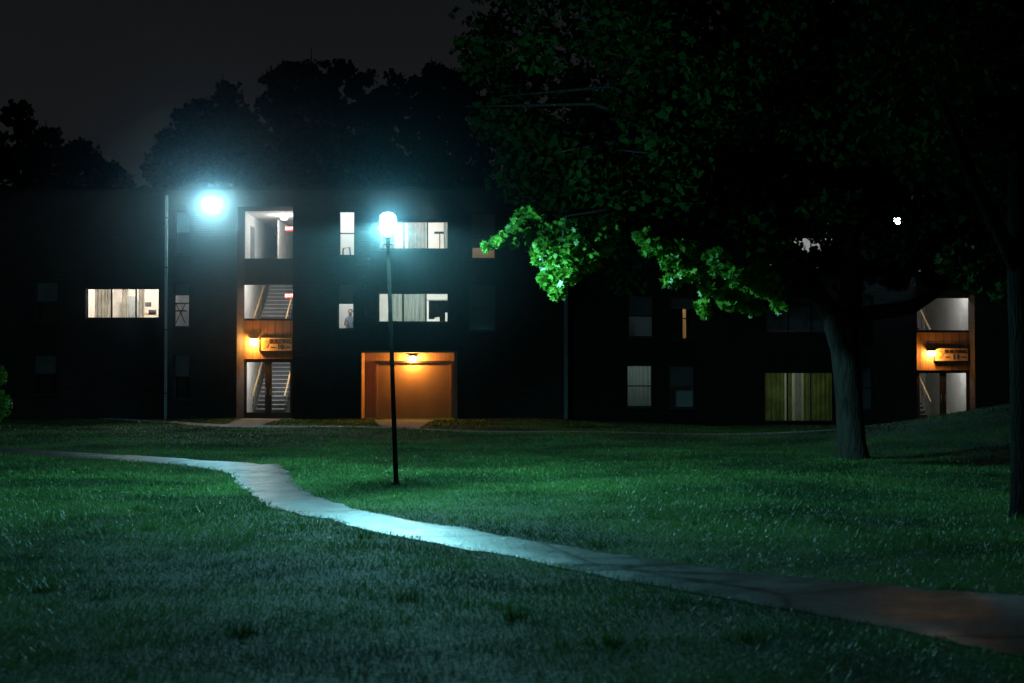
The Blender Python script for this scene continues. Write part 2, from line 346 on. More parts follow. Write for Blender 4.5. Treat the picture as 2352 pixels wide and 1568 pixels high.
    text(num,(tx,YB-.146,g[2]+hh*.30),hh*.58,'text',P,'sign_number',.003,1.1)
    zc=g[2]+hh*.30; mb=MB()
    for s_ in (-1,1): mb.box(tx+s_*ww*.24-ww*.07,tx+s_*ww*.24+ww*.07,YB-.149,YB-.142,zc-.02,zc+.02,'text')
    mb.obj('sign_dashes',P)
    p=PY(lamp_uv[0],lamp_uv[1],YB-.06); wall_lamp(P,p.x,YB-.06,p.z,115 if flip else 200)
cool=(.86,.95,1); warm=(1,.93,.82); neut=(1,.97,.92)
# ================= BUILDING 10
YA=57.0
A=empty('apartment_building',(-10,YA,0))
R=lambda *a: rect(*a,YA)
topz=PY(0,437,YA).z; basez=-.15
xa0=PY(-330,0,YA).x; xa1=PY(1303,0,YA).x; xs=PY(384,0,YA).x
wA=[]
def addA(name,r,Y=YA,**k): wA.append(r); window(A,name,Y,r,**k)
mb=MB()
u2x=lambda u:PY(u,700,YA).x
v2z=lambda v:PY(1000,v,YA).z
bay=R(543,673,475,962); bay=(bay[0],bay[1],basez,bay[3],1.6)
gar=R(829,1045,808,962); gar=(gar[0],gar[1],basez,gar[3],1.45)
addA('upper_sash_window',R(778,815,485,588),trans=[v2z(536)],lit=(50,cool),depth=3)
addA('middle_sash_window',R(775,813,652,757),trans=[v2z(697)],lit=(60,cool),depth=3,blind=('blindtan',.42),zfloor=3.05)
addA('upper_ribbon_window',R(868,1030,508,573),mull=[u2x(927),u2x(981)],lit=(115,neut),depth=4,curt=[(u2x(868),u2x(905),'cur_s'),(u2x(934),u2x(978),'cur_w'),(u2x(1018),u2x(1030),'cur_s')])
addA('middle_ribbon_window',R(868,1030,673,741),mull=[u2x(925),u2x(978)],lit=(110,(.88,1,.97)),depth=4,curt=[(u2x(890),u2x(923),'cur_s'),(u2x(926),u2x(976),'cur_s')])
addA('upper_side_window',R(1082,1138,490,595),trans=[v2z(545)],lit=(12,(1,.7,.4)),depth=3,blind=('blindtan',.75))
addA('middle_side_window',R(1076,1138,655,760),trans=[v2z(708)],blind=('blind',1))
addA('narrow_window',R(833,845,652,735),blind=('blind',.9))
addA('upper_stack_window',R(402,437,485,585),trans=[v2z(535)],blind=('blind',.5)) 
addA('middle_stack_window',R(398,435,650,752),trans=[v2z(697)],lit=(8,(.85,.9,1)),depth=3,blind=('blind',.28))
addA('lower_stack_window',R(398,435,813,915),trans=[v2z(864)],blind=('blind',.5))
wr=[q for q in wA]+[bay,gar]
wall(mb,YA,xs,xa1,basez,topz,wr,.22,'brick')
YL=YA+.6; wL=[]
RL=lambda *a: rect(*a,YL)
def addL(name,r,**k): wL.append(r); window(A,name,YL,r,**k)
l2x=lambda u:PY(u,700,YL).x
addL('left_ribbon_window',RL(197,365,662,732),mull=[l2x(254),l2x(310)],lit=(150,(1,.92,.8)),depth=4,curt=[(l2x(212),l2x(238),'cur_w'),(l2x(240),l2x(250),'cur_w'),(l2x(276),l2x(290),'cur_w'),(l2x(313),l2x(327),'cur_w')])
addL('far_middle_window',RL(80,132,648,740),trans=[PY(0,694,YL).z],blind=('blind',.5))
addL('far_lower_window',RL(75,130,812,905),trans=[PY(0,858,YL).z],blind=('blind',.5))
wall(mb,YL,xa0,xs-.0,basez,topz-.05,wL,.22,'brick')
mb.quad((xs,YA,basez),(xs,YL,basez),(xs,YL,topz),(xs,YA,topz),'brick')
yr=YA+14
mb.quad((xa0,YL,basez),(xa0,yr,basez),(xa0,yr,topz),(xa0,YL,topz),'brick')
mb.quad((xa1,YA,basez),(xa1,yr,basez),(xa1,yr,topz),(xa1,YA,topz),'brick')
mb.quad((xa0,yr,basez),(xa1,yr,basez),(xa1,yr,topz),(xa0,yr,topz),'brick')
mb.obj('brick_walls',A)
mb=MB()
mb.box(xa0-.05,xs-.003,YL-.06,yr+.06,topz-.05,topz+.1,'roof'); mb.box(xs,xa1+.05,YA-.06,yr+.063,topz,topz+.13,'roof')
mb.obj('flat_roof',A)
mb=MB()
def strip(u0,u1,v0,v1,Y=YA,k='siding',d=.03):
    r=rect(u0,u1,v0,v1,Y); mb.box(r[0],r[1],Y-d,Y-.003,r[2],r[3],k)
strip(850,1062,582,664); strip(850,1062,750,800); strip(850,1062,450,500)
strip(1036,1062,502,580); strip(1036,1062,668,746)
strip(770,822,594,648); strip(770,822,764,955); strip(400,437,600,646)
strip(190,372,740,800,YL); strip(190,372,600,655,YL)
mb.obj('siding_panels',A)
mb=MB()
p=PY(384,450,YA); q=PY(384,955,YA)
mb.box(p.x-.05,p.x+.05,YA-.12,YA-.02,0,p.z,'nose')
for z in (1,3.5,6,8): mb.box(p.x-.07,p.x+.07,YA-.125,YA-.0,z,z+.05,'frame')
p=PY(1305,480,YA); mb.tube([(p.x-.1,YA-.1,0),(p.x-.1,YA-.1,p.z)],.075,'alum',8)
for z in np.arange(.1,8.6,.2): mb.box(p.x-.185,p.x-.015,YA-.18,YA-.02,z,z+.03,'alum')
mb.obj('downspouts',A)
stair_bay(A,'a',YA,YA+1.6,543,673,475,962,[(559,676,482,597),(555,676,652,735)],(555,676,737,823),(597,671,777,804),(558,674,825,958,2),(583,784),'10',[(664,526,2.2),(664,680,.6)])
mb=MB(); yg=YA+1.45
mb.quad((gar[0]-.02,yg,basez),(gar[1]+.02,yg,basez),(gar[1]+.02,yg,gar[3]+.02),(gar[0]-.02,yg,gar[3]+.02),'wood')
g=rect(868,1032,838,965,yg-.05); mb.box(g[0],g[1],yg-.06,yg-.004,basez,g[3],'garage')
for q in ((g[0]-.09,g[0]-.003),(g[1]+.003,g[1]+.09)): mb.box(q[0],q[1],yg-.1,yg-.004,basez,g[3]+.1,'wood')
mb.box(g[0]-.09,g[1]+.09,yg-.14,yg-.004,g[3]+.103,g[3]+.19,'frame')
mb.box(gar[0]-.005,gar[0]+.03,YA-.03,YA+.0,0,gar[3],'wood'); mb.box(gar[1]-.03,gar[1]+.1,YA-.033,YA-.003,0,gar[3],'wood'); mb.box(gar[0],gar[1]+.1,YA-.036,YA-.004,gar[3],gar[3]+.07,'wood')
mb.quad((gar[0]+.004,YA+.01,basez),(gar[0]+.004,yg-.01,basez),(gar[0]+.004,yg-.01,gar[3]-.01),(gar[0]+.004,YA+.01,gar[3]-.01),'wood')
mb.obj('service_door',A)
p=PY(948,822,yg-.06); wall_lamp(A,p.x,yg-.06,p.z,430)
mb=MB(); p=PY(1005,690,YA+.9)
mb.tube([(p.x-.5,YA+.9,p.z),(p.x+.45,YA+.9,p.z)],.015,'frame',6)
for i in range(7):
    x=p.x-.35+i*.11; mb.box(x,x+random.uniform(.1,.13),YA+.75,YA+1.05,p.z-random.uniform(.5,.9),p.z-.03,'cloth')
mb.tube([(p.x+.44,YA+.9,3.05),(p.x+.44,YA+.9,p.z)],.015,'frame',6); mb.tube([(p.x-.48,YA+.9,3.05),(p.x-.48,YA+.9,p.z)],.015,'frame',6)
mb.obj('clothes_rack',A)
mb=MB(); p=PY(1010,536,YA+1.2)
mb.tube([(p.x,YA+1.2,6.1),(p.x,YA+1.2,p.z)],.02,'frame',6); mb.box(p.x-.22,p.x+.22,YA+1.1,YA+1.3,p.z-.03,p.z+.05,'frame')
p=PY(797,580,YA+.7)
mb.tube([(p.x-.2,YA+.7,6.1),(p.x-.15,YA+.7,p.z+.15),(p.x+.1,YA+.7,p.z+.2),(p.x+.2,YA+.7,6.1)],.03,'frame',6)
p=PY(797,500,YA+1.9); mb.ball((p.x,YA+1.9,p.z),.12,'ceil')
p=PY(415,715,YA+.6); 
for s_ in (-1,1): mb.tube([(p.x-.2*s_,YA+.6,p.z-.5),(p.x+.2*s_,YA+.6,p.z+.3)],.018,'frame',6)
mb.box(p.x-.25,p.x+.25,YA+.55,YA+.65,p.z-.02,p.z+.03,'frame')
p=PY(286,690,YL+1.2); mb.box(p.x-.5,p.x+.1,YL+3.2,YL+3.25,3.05,5.1,'blind')
p=PY(282,668,YL+1.0); mb.box(p.x-.1,p.x+.1,YL+1.2,YL+1.22,p.z-.06,p.z+.02,'red')
for u,v,w_,h_ in ((340,700,.25,.18),(350,718,.3,.2),(232,715,.3,.35),(345,722,.5,.1)):
    p=PY(u,v,YL+2.5); mb.box(p.x-w_/2,p.x+w_/2,YL+2.45,YL+2.55,p.z-h_/2,p.z+h_/2,'cloth' if h_>.15 else 'rail')
mb.obj('room_furnishings',A)
def person(x,y,z):
    P=empty('person',(x,y,z))
    pts=[(0,0,.5),(0,0,.78),(0,0,1.0),(0,-.01,1.12),(0,-.02,1.2),(0,-.02,1.32),
         (-.18,0,1.0),(-.24,-.05,.76),(-.1,-.25,.72),(.18,0,1.0),(.24,-.05,.76),(.1,-.25,.72),
         (-.1,-.05,.48),(-.12,-.45,.5),(-.12,-.45,.05),(.1,-.05,.48),(.12,-.45,.5),(.12,-.45,.05)]
    ed=[(0,1),(1,2),(2,3),(3,4),(4,5),(2,6),(6,7),(7,8),(2,9),(9,10),(10,11),(0,12),(12,13),(13,14),(0,15),(15,16),(16,17)]
    rd=[.15,.13,.14,.055,.085,.075,.065,.048,.035,.065,.048,.035,.09,.075,.05,.09,.075,.05]
    me=bpy.data.meshes.new('body'); me.from_pydata([(a+x,b+y,c+z) for a,b,c in pts],ed,[]); me.materials.append(M['shirt'])
    o=link('body',me,P); m=o.modifiers.new('s','SKIN')
    for i,r in enumerate(rd): me.skin_vertices[0].data[i].radius=(r,r*.85)
    me.skin_vertices[0].data[0].use_root=True
    o.modifiers.new('u','SUBSURF').levels=1
    b=MB(); b.ball((x,y-.03,z+1.27),.095,'skin',12,(.85,1,1.2)); b.ball((x,y+.0,z+1.3),.105,'hair',12,(.95,1,1.1))
    b.box(x-.22,x+.22,y-.3,y+.22,z+.38,z+.43,'rail'); b.box(x-.22,x+.22,y+.2,y+.24,z+.43,z+.9,'rail')
    for sx in (-.2,.2):
        for sy in (-.28,.2): b.box(x+sx-.02,x+sx+.02,y+sy-.02,y+sy+.02,z,z+.38,'rail')
    b.obj('head_and_chair',P,True)
p=PY(805,730,YA+2.2); person(p.x,YA+2.2,3.06)
# ================= BUILDING 11
YB=59.5
B=empty('apartment_building',(10,YB,-.3))
zbB=PY(2000,973,YB).z
xb0=xa1+.01; xb1=PY(2900,700,YB).x; topB=PY(1900,468,YB).z
b2x=lambda u:PY(u,700,YB).x
b2z=lambda v:PY(1500,v,YB).z
wB=[]
def addB(name,r,**k):
    r=rect(*r,YB); wB.append(r); window(B,name,YB,r,**k)
addB('upper_window',(1443,1500,515,612),trans=[b2z(563)],blind=('blind',.5))
addB('middle_window',(1443,1500,680,775),trans=[b2z(726)],blind=('blind',.5),lit=(.5,(.7,.85,1)),depth=2.5)
addB('lower_window',(1440,1498,837,933),trans=[b2z(885)],lit=(9,(.75,.95,.95)),depth=2.5,curt=[(b2x(1440),b2x(1498),'cur_s')],zfloor=zbB)
addB('upper_sash',(1540,1595,525,615),trans=[b2z(570)],lit=(5,(1,.55,.25)),depth=2.5,blind=('blindtan',.6))
addB('middle_sash',(1540,1595,683,780),trans=[b2z(732)],lit=(14,(1,.6,.25)),depth=2.5,curt=[(b2x(1538),b2x(1570),'cloth'),(b2x(1578),b2x(1597),'cloth')],blind=('blind',.28))
addB('lower_sash',(1537,1595,838,935),trans=[b2z(886)],blind=('blind',.5),lit=(.25,(.7,.9,1)),depth=2.5,zfloor=zbB)
addB('upper_ribbon',(1760,1915,545,620),mull=[b2x(1812),b2x(1865)],lit=(36,cool),depth=4)
addB('middle_ribbon',(1760,1915,700,765),mull=[b2x(1812),b2x(1865)],blind=('blind',.9),lit=(.5,(.7,.85,1)),depth=2.5)
addB('curtained_window',(1757,1915,853,967),mull=[b2x(1809),b2x(1863)],lit=(11,(.85,1,.8)),depth=4,curt=[(b2x(1757),b2x(1805),'cur_g'),(b2x(1812),b2x(1822),'cur_g'),(b2x(1828),b2x(1845),'cur_w'),(b2x(1848),b2x(1862),'cur_g'),(b2x(1867),b2x(1915),'cur_g')],zfloor=zbB,sill=False)
addB('upper_narrow',(1980,2008,540,625),trans=[b2z(583)],lit=(45,cool),depth=2.5)
addB('middle_narrow',(1980,2005,680,780),trans=[b2z(730)],blind=('blind',.5))
addB('lower_narrow',(1980,2005,840,940),trans=[b2z(890)],blind=('blind',1))
bayB=rect(2107,2237,520,973,YB); bayB=(bayB[0],bayB[1],zbB-.15,bayB[3],.75)
mb=MB()
wall(mb,YB,xb0,xb1,zbB-.15,topB,wB+[bayB],.22,'brick')
yr2=YB+14
mb.quad((xb1,YB,zbB-.2),(xb1,yr2,zbB-.2),(xb1,yr2,topB),(xb1,YB,topB),'brick')
mb.quad((xb0,yr2,zbB-.2),(xb1,yr2,zbB-.2),(xb1,yr2,topB),(xb0,yr2,topB),'brick')
mb.obj('brick_walls',B)
mb=MB(); mb.box(xb0+.06,xb1+.06,YB-.06,yr2+.06,topB,topB+.14,'roof'); mb.obj('flat_roof',B)
mb=MB()
strip(1752,1920,625,694,YB); strip(1752,1920,772,846,YB); strip(1436,1600,620,674,YB); strip(1436,1600,785,832,YB)
mb.obj('siding_panels',B)
stair_bay(B,'b',YB,YB+.75,2107,2237,520,973,[(2105,2228,548,630),(2105,2228,683,762)],(2104,2230,764,849),(2146,2222,799,827),(2106,2228,850,972,2),(2138,810),'11',[],True)
# ---- haze added round a lamp for its halo, thickened at the core to imitate glare
def halo_mist(name,P,c,R,core,wide,pw=14,aniso=.1):
    m,nt,out=new_mat(name+'_halo_haze'); N=nt.nodes; L=nt.links
    v=N.new('ShaderNodeVolumeScatter'); v.inputs['Color'].default_value=(.8,.93,1,1); v.inputs['Anisotropy'].default_value=aniso
    tc=N.new('ShaderNodeTexCoord'); ln=N.new('ShaderNodeVectorMath'); ln.operation='LENGTH'; L.new(tc.outputs['Object'],ln.inputs[0])
    a=N.new('ShaderNodeMapRange'); a.inputs[1].default_value=0; a.inputs[2].default_value=R; a.inputs[3].default_value=1; a.inputs[4].default_value=0; L.new(ln.outputs['Value'],a.inputs[0])
    p2=N.new('ShaderNodeMath'); p2.operation='POWER'; p2.inputs[1].default_value=1.6; L.new(a.outputs[0],p2.inputs[0])
    w_=N.new('ShaderNodeMath'); w_.operation='MULTIPLY'; w_.inputs[1].default_value=wide; L.new(p2.outputs[0],w_.inputs[0])
    p3=N.new('ShaderNodeMath'); p3.operation='POWER'; p3.inputs[1].default_value=pw; L.new(a.outputs[0],p3.inputs[0])
    c_=N.new('ShaderNodeMath'); c_.operation='MULTIPLY_ADD'; c_.inputs[1].default_value=core; L.new(p3.outputs[0],c_.inputs[0]); L.new(w_.outputs[0],c_.inputs[2])
    L.new(c_.outputs[0],v.inputs['Density']); L.new(v.outputs[0],out.inputs['Volume'])
    m.cycles.volume_step_rate=R/6
    b=MB(); M['_m']=m; b.ball((0,0,0),R,'_m',20); o=b.obj(name,P); o.location=Vector(c); o.matrix_parent_inverse=Matrix.Translation(P.location).inverted()
def floodlight(u,v,Y,aim,ps,po,R,core,wide,name='wall_floodlight',rb=.26,pw=11):
    p=PY(u,v,Y-.9); P=empty(name,(p.x,Y,p.z)); b=MB()
    b.box(p.x-.12,p.x+.12,Y-.05,Y-.002,p.z-.3,p.z,'frame')
    b.tube([(p.x,Y-.05,p.z-.15),(p.x,Y-.5,p.z+.05),(p.x,Y-.75,p.z+.12)],.03,'frame',8)
    b.box(p.x-.2,p.x+.2,Y-1.05,Y-.65,p.z+.16,p.z+.24,'frame')
    b.ball((p.x,Y-.9,p.z),rb,'bulb',16,(1,1,.95)); b.obj('housing_and_lens',P)
    light('SPOT','flood_beam',(p.x,Y-1.25,p.z),ps,(.30,.85,1),P,.2,aim,math.radians(100),1)
    light('POINT','flood_spill',(p.x,Y-1.4,p.z-.02),po,(.10,.55,1),P,.15)
    if R: halo_mist('lamp_halo_mist',P,(p.x,Y-1.4,p.z),R,core,wide,pw)
    return p
floodlight(488,467,YA,(-5,32,0),2400,130,8.5,.22,.056)
LP3=floodlight(2060,508,YB,(5,44,0),900,60,0,0,0,rb=.15)
# ================= street lamp
Y0=22.0; base=PG(910,1115); top=PY(891,556,Y0-.05)
S=empty('street_lamp',(base.x,base.y,0)); b=MB()
b.tube([base+Vector((0,0,-.1)),base+Vector((0,0,.04)),base+Vector((0,0,.05)),base+(top-base)*.3,top],[.075,.075,.04,.036,.028],'bark2',12)
t=top
b.tube([t,t+Vector((0,0,.06)),t+Vector((0,0,.08))],[.03,.045,.06],'frame',12)
for q in range(4):
    a=q*math.pi/2+.5; dx,dy=math.cos(a),math.sin(a)
    b.tube([t+Vector((dx*.05,dy*.05,.07)),t+Vector((dx*.11,dy*.11,.30))],.006,'frame',5)
b.tube([t+Vector((-.09,0,-.04)),t+Vector((.1,0,-.04))],.012,'frame',6)
b.obj('post_and_lantern',S,True)
b=MB(); b.tube([t+Vector((0,0,.08)),t+Vector((0,0,.28)),t+Vector((0,0,.40)),t+Vector((0,0,.44))],[.035,.10,.115,.06],'bulb',18); b.ball(t+Vector((0,0,.31)),.125,'bulb',14); b.obj('glowing_glass',S,True)
lc=t+Vector((0,0,.28))
light('SPOT','lamp_down_light',lc,2500,(.28,.88,.95),S,.07,lc+Vector((0,0,-5)),math.radians(180),.22)
light('POINT','lamp_globe_light',lc,620,(.20,.78,1),S,.07)
halo_mist('lamp_halo_mist',S,lc,3.2,.03,.0046,14)
# ================= ground + paths
gx=np.unique(np.concatenate([np.linspace(-300,-26,12),np.arange(-26,30,.6),np.linspace(30,300,12)]))
gy=np.unique(np.concatenate([np.linspace(-60,4,8),np.arange(4,62,.6),np.linspace(62,500,14)]))
XX,YY=np.meshgrid(gx,gy); ZZ=ground(XX,YY)
vs=np.stack([XX.ravel(),YY.ravel(),ZZ.ravel()],1); nx=len(gx)
fs=[(j*nx+i,j*nx+i+1,(j+1)*nx+i+1,(j+1)*nx+i) for j in range(len(gy)-1) for i in range(nx-1)]
me=bpy.data.meshes.new('ground'); me.from_pydata(vs.tolist(),[],fs); me.materials.append(M['ground']); me.polygons.foreach_set('use_smooth',[True]*len(fs)); link('ground',me)
def resamp(pts,n):
    P=np.array([[*PG(u,v)[:2]] for u,v in pts]); d=np.r_[0,np.cumsum(np.hypot(*np.diff(P,axis=0).T))]; d/=d[-1]
    s=np.linspace(0,1,n); q=np.stack([np.interp(s,d,P[:,0]),np.interp(s,d,P[:,1])],1)
    for _ in range(8): q[1:-1]=(q[:-2]+q[1:-1]*2+q[2:])/4
    return q
POLYS=[]
def pathsheet(name,a,c,n,dz,mat,jit=.03):
    A_=resamp(a,n); C_=resamp(c,n)
    ja=np.convolve(rng.normal(0,1,n+8),np.ones(5)/5,'same')[4:-4]; jc=np.convolve(rng.normal(0,1,n+8),np.ones(5)/5,'same')[4:-4]
    dv=(C_-A_); dv/=np.linalg.norm(dv,axis=1)[:,None]+1e-9
    A_=A_+dv*(ja*jit*2)[:,None]; C_=C_+dv*(jc*jit*2)[:,None]
    K=7; V=[];Fc=[]
    for i in range(n):
        for k in range(K):
            p=A_[i]+(C_[i]-A_[i])*k/(K-1); V.append((p[0],p[1],float(ground(p[0],p[1]))+dz-(.012 if k in (0,K-1) else 0)))
    for i in range(n-1):
        for k in range(K-1): Fc.append((i*K+k,i*K+k+1,(i+1)*K+k+1,(i+1)*K+k))
    me=bpy.data.meshes.new(name); me.from_pydata(V,[],Fc); me.materials.append(M[mat]); me.polygons.foreach_set('use_smooth',[True]*len(Fc)); link(name,me)
    w_=np.linalg.norm(C_-A_,axis=1)[:,None]
    e1=np.abs(np.convolve(rng.normal(0,1,n+6),np.ones(3)/3,'same')[3:-3])[:,None]*.2*(w_>.8); e2=np.abs(np.convolve(rng.normal(0,1,n+6),np.ones(3)/3,'same')[3:-3])[:,None]*.2*(w_>.8)
    POLYS.append(np.concatenate([A_+dv*e1,(C_-dv*e2)[::-1]]))
up=[(640,1070),(655,1090),(690,1115),(735,1138),(800,1162),(900,1184),(1000,1200),(1200,1230),(1400,1262),(1600,1290),(1800,1312),(2000,1335),(2200,1355),(2420,1378),(2700,1405)]
lo=[(520,1076),(545,1100),(575,1132),(605,1158),(700,1184),(850,1218),(970,1240),(1180,1272),(1360,1310),(1560,1347),(1760,1385),(1960,1425),(2140,1462),(2350,1510),(2600,1570)]
pathsheet('asphalt_path',up,lo,160,.02,'asphalt',.05)
pathsheet('asphalt_path',[(-250,1012),(0,1026),(150,1034),(300,1044),(450,1058),(560,1066),(655,1074)],[(-250,1022),(0,1035),(150,1045),(280,1055),(400,1067),(500,1079),(560,1092)],90,.015,'asphalt',.05)
pathsheet('walkway',[(200,955),(340,962),(460,971),(700,979),(870,982),(1200,988),(1700,993),(2000,996),(2180,996)],[(200,958),(330,967),(450,976),(700,982),(870,985),(1200,990),(1700,996),(2000,1001),(2200,1001)],120,.02,'concrete',.02)
pathsheet('service_apron',[(860,963),(872,981)],[(1000,963),(960,983)],12,.026,'concrete',.0)
pathsheet('entry_apron',[(552,962),(520,974)],[(650,962),(600,977)],12,.026,'concrete',.0)
# ================= grass
def pip(x,y,poly):
    ins=np.zeros(len(x),bool); px,py=poly[:,0],poly[:,1]; j=len(px)-1
    for i in range(len(px)):
        c=((py[i]>y)!=(py[j]>y))&(x<(px[j]-px[i])*(y-py[i])/(py[j]-py[i]+1e-12)+px[i]); ins^=c; j=i
    return ins
def grass():
    Xs=[];Ys=[];Hs=[];Ws=[]
    for y0,y1,den,h,w in ((5.5,10,2600,.038,.0055),(10,15,1800,.038,.007),(15,24,900,.040,.011),(24,36,300,.045,.02),(36,56.5,100,.05,.035)):
        xm=y1*.42+1.5; n=int(den*(y1-y0)*2*xm)
        x=rng.uniform(-xm,xm,n); y=rng.uniform(y0,y1,n)
        cl=np.sin(x*2.3+np.sin(y*1.7)*2)*np.sin(y*2.9+np.sin(x*1.3)*2)+.6*np.sin(x*7+3*np.sin(y*3))*np.sin(y*8+2*np.sin(x*4))
        keep=rng.uniform(0,1,n)<.82+.18*cl
        for P in POLYS: keep&=~pip(x,y,P)
        keep&=np.abs(x)<y*.42+1.0
        x=x[keep];y=y[keep];cl=cl[keep]
        Xs.append(x);Ys.append(y);Hs.append(h*(.75+.2*cl+rng.uniform(-.3,.6,len(x))).clip(.25,2));Ws.append(np.full(len(x),w))
    for _ in range(60):
        cx,cy=rng.uniform(-9,9),rng.uniform(9,26); k=40; x=cx+rng.normal(0,.06,k); y=cy+rng.normal(0,.06,k)
        kp=np.ones(k,bool)
        for P in POLYS: kp&=~pip(x,y,P)
        x=x[kp];y=y[kp]; Xs.append(x);Ys.append(y);Hs.append(rng.uniform(.05,.13,len(x)));Ws.append(np.full(len(x),.012))
    x=np.concatenate(Xs);y=np.concatenate(Ys);h=np.concatenate(Hs);w=np.concatenate(Ws);n=len(x)
    z=ground(x,y)-.004; a=rng.uniform(0,2*np.pi,n); l=rng.uniform(0,2*np.pi,n); lean=rng.uniform(.1,1.1,n)*h
    c,s=np.cos(a)*w/2,np.sin(a)*w/2
    V=np.empty((n,3,3)); V[:,0]=np.stack([x-c,y-s,z],1); V[:,1]=np.stack([x+c,y+s,z],1)
    V[:,2]=np.stack([x+np.cos(l)*lean,y+np.sin(l)*lean,z+h],1)
    me=bpy.data.meshes.new('grass'); me.vertices.add(3*n); me.vertices.foreach_set('co',V.ravel())
    me.loops.add(3*n); me.loops.foreach_set('vertex_index',np.arange(3*n,dtype=np.int32))
    me.polygons.add(n); me.polygons.foreach_set('loop_start',np.arange(0,3*n,3,dtype=np.int32))
    me.update(); me.materials.append(M['grass']); link('grass',me)
grass()
# ================= leaves
def leafmesh(name,C,size,parent,mat,shape='maple',up=.3):
    n=len(C)
    if shape=='maple':
        ang=np.array([0,22,45,68,90,125,150,180,210,235,270,292,315,338])*np.pi/180
        rad=np.array([.62,.36,.6,.33,.55,.3,.22,.15,.22,.3,.55,.33,.6,.36]); rad[0]=.68
    else:
        ang=np.array([0,60,130,200,290])*np.pi/180; rad=np.array([.6,.35,.55,.35,.55])
    k=len(ang)
    nr=rng.normal(0,1,(n,3)); nr[:,2]+=up; nr/=np.linalg.norm(nr,axis=1)[:,None]
    t=rng.normal(0,1,(n,3)); t-=nr*(t*nr).sum(1)[:,None]; t/=np.linalg.norm(t,axis=1)[:,None]; bt=np.cross(nr,t)
    sz=(size*rng.uniform(.7,1.25,n))[:,None,None]
    V=C[:,None,:]+sz*(np.cos(ang)*rad)[None,:,None]*t[:,None,:]+sz*(np.sin(ang)*rad)[None,:,None]*bt[:,None,:]
    V=V-sz*(np.abs(np.sin(ang))*rad*.35)[None,:,None]*nr[:,None,:]
    me=bpy.data.meshes.new(name); me.vertices.add(n*k); me.vertices.foreach_set('co',V.ravel())
    me.loops.add(n*k); me.loops.foreach_set('vertex_index',np.arange(n*k,dtype=np.int32))
    me.polygons.add(n); me.polygons.foreach_set('loop_start',np.arange(0,n*k,k,dtype=np.int32))
    me.update(); me.materials.append(M[mat]); return link(name,me,parent)
def clump(c,r,n):
    d=rng.normal(0,1,(n,3)); d/=np.linalg.norm(d,axis=1)[:,None]; q=rng.uniform(0,1,n)**.45
    return np.array(c)+d*(q*r)[:,None]*np.array([1,1,.75])
T=empty('maple_tree',(6.8,28.6,0)); YT=28.6
b=MB(); pt=lambda u,v,Y=YT: PY(u,v,Y)
b.tube([pt(1959,1068),pt(1958,1050),pt(1955,1010),pt(1952,930),pt(1945,860),pt(1938,800),pt(1932,750),pt(1930,715)],[.40,.33,.285,.27,.27,.29,.35,.33],'bark',18,wob=.10)
b.tube([pt(1938,745),pt(1952,690),pt(1962,600),pt(1975,480),pt(1985,330,28.8),pt(1990,150,29)],[.27,.24,.21,.18,.15,.1],'bark',12,wob=.06)
b.tube([pt(1930,752),pt(1895,700),pt(1860,650,28.3),pt(1815,570,27.6),pt(1740,470,27),pt(1640,380,26.5)],[.25,.2,.16,.13,.1,.07],'bark',10,wob=.06)
b.tube([pt(1945,750),pt(1990,722),pt(2040,716),pt(2095,706),pt(2145,672),pt(2180,620),pt(2205,560),pt(2260,450)],[.17,.16,.15,.145,.13,.12,.11,.08],'bark',10,wob=.06)
b.tube([pt(1815,570,27.6),pt(1700,535,26.5),pt(1560,500,25.5),pt(1420,480,24.5),pt(1300,500,23.8),pt(1285,600,23.5)],[.1,.08,.065,.05,.03,.012],'bark',8,wob=.05)
b.tube([pt(1700,535,26.5),pt(1660,600,24.4),pt(1640,680,23.3)],[.05,.03,.01],'bark',6)
b.tube([pt(1420,480,24.5),pt(1250,490,24),pt(1170,530,23.6),pt(1110,565,23.4)],[.04,.03,.015,.006],'bark',6)
for i in range(46):
    s0=pt(random.uniform(1640,2100),random.uniform(250,500),random.uniform(27,30))
    a=random.uniform(0,6.28); L=random.uniform(2.5,6); e=s0+Vector((math.cos(a)*L,math.sin(a)*L*.75,random.uniform(-.3,2.4)))
    m=(s0+e)/2+Vector((0,0,.5)); b.tube([s0,m,e],[.07,.04,.015],'bark',6)
b.obj('trunk_and_limbs',T,True)
cl=[]
c0=np.array([8.0,28.6,6.9]); rr=np.array([9.1,6.6,6.2])
cnt=0
while cnt<1050:
    d=rng.normal(0,1,3); d/=np.linalg.norm(d); q=rng.uniform(.05,1)**.45; p=c0+d*rr*q
    zmin=4.6+.5*math.sin(p[0]*1.3+1)+.35*math.sin(p[1]*1.9)
    if p[2]<zmin or p[0]>15: continue
    cnt+=1; cl.append(clump(p,rng.uniform(.4,.85),125))
C=np.concatenate(cl)
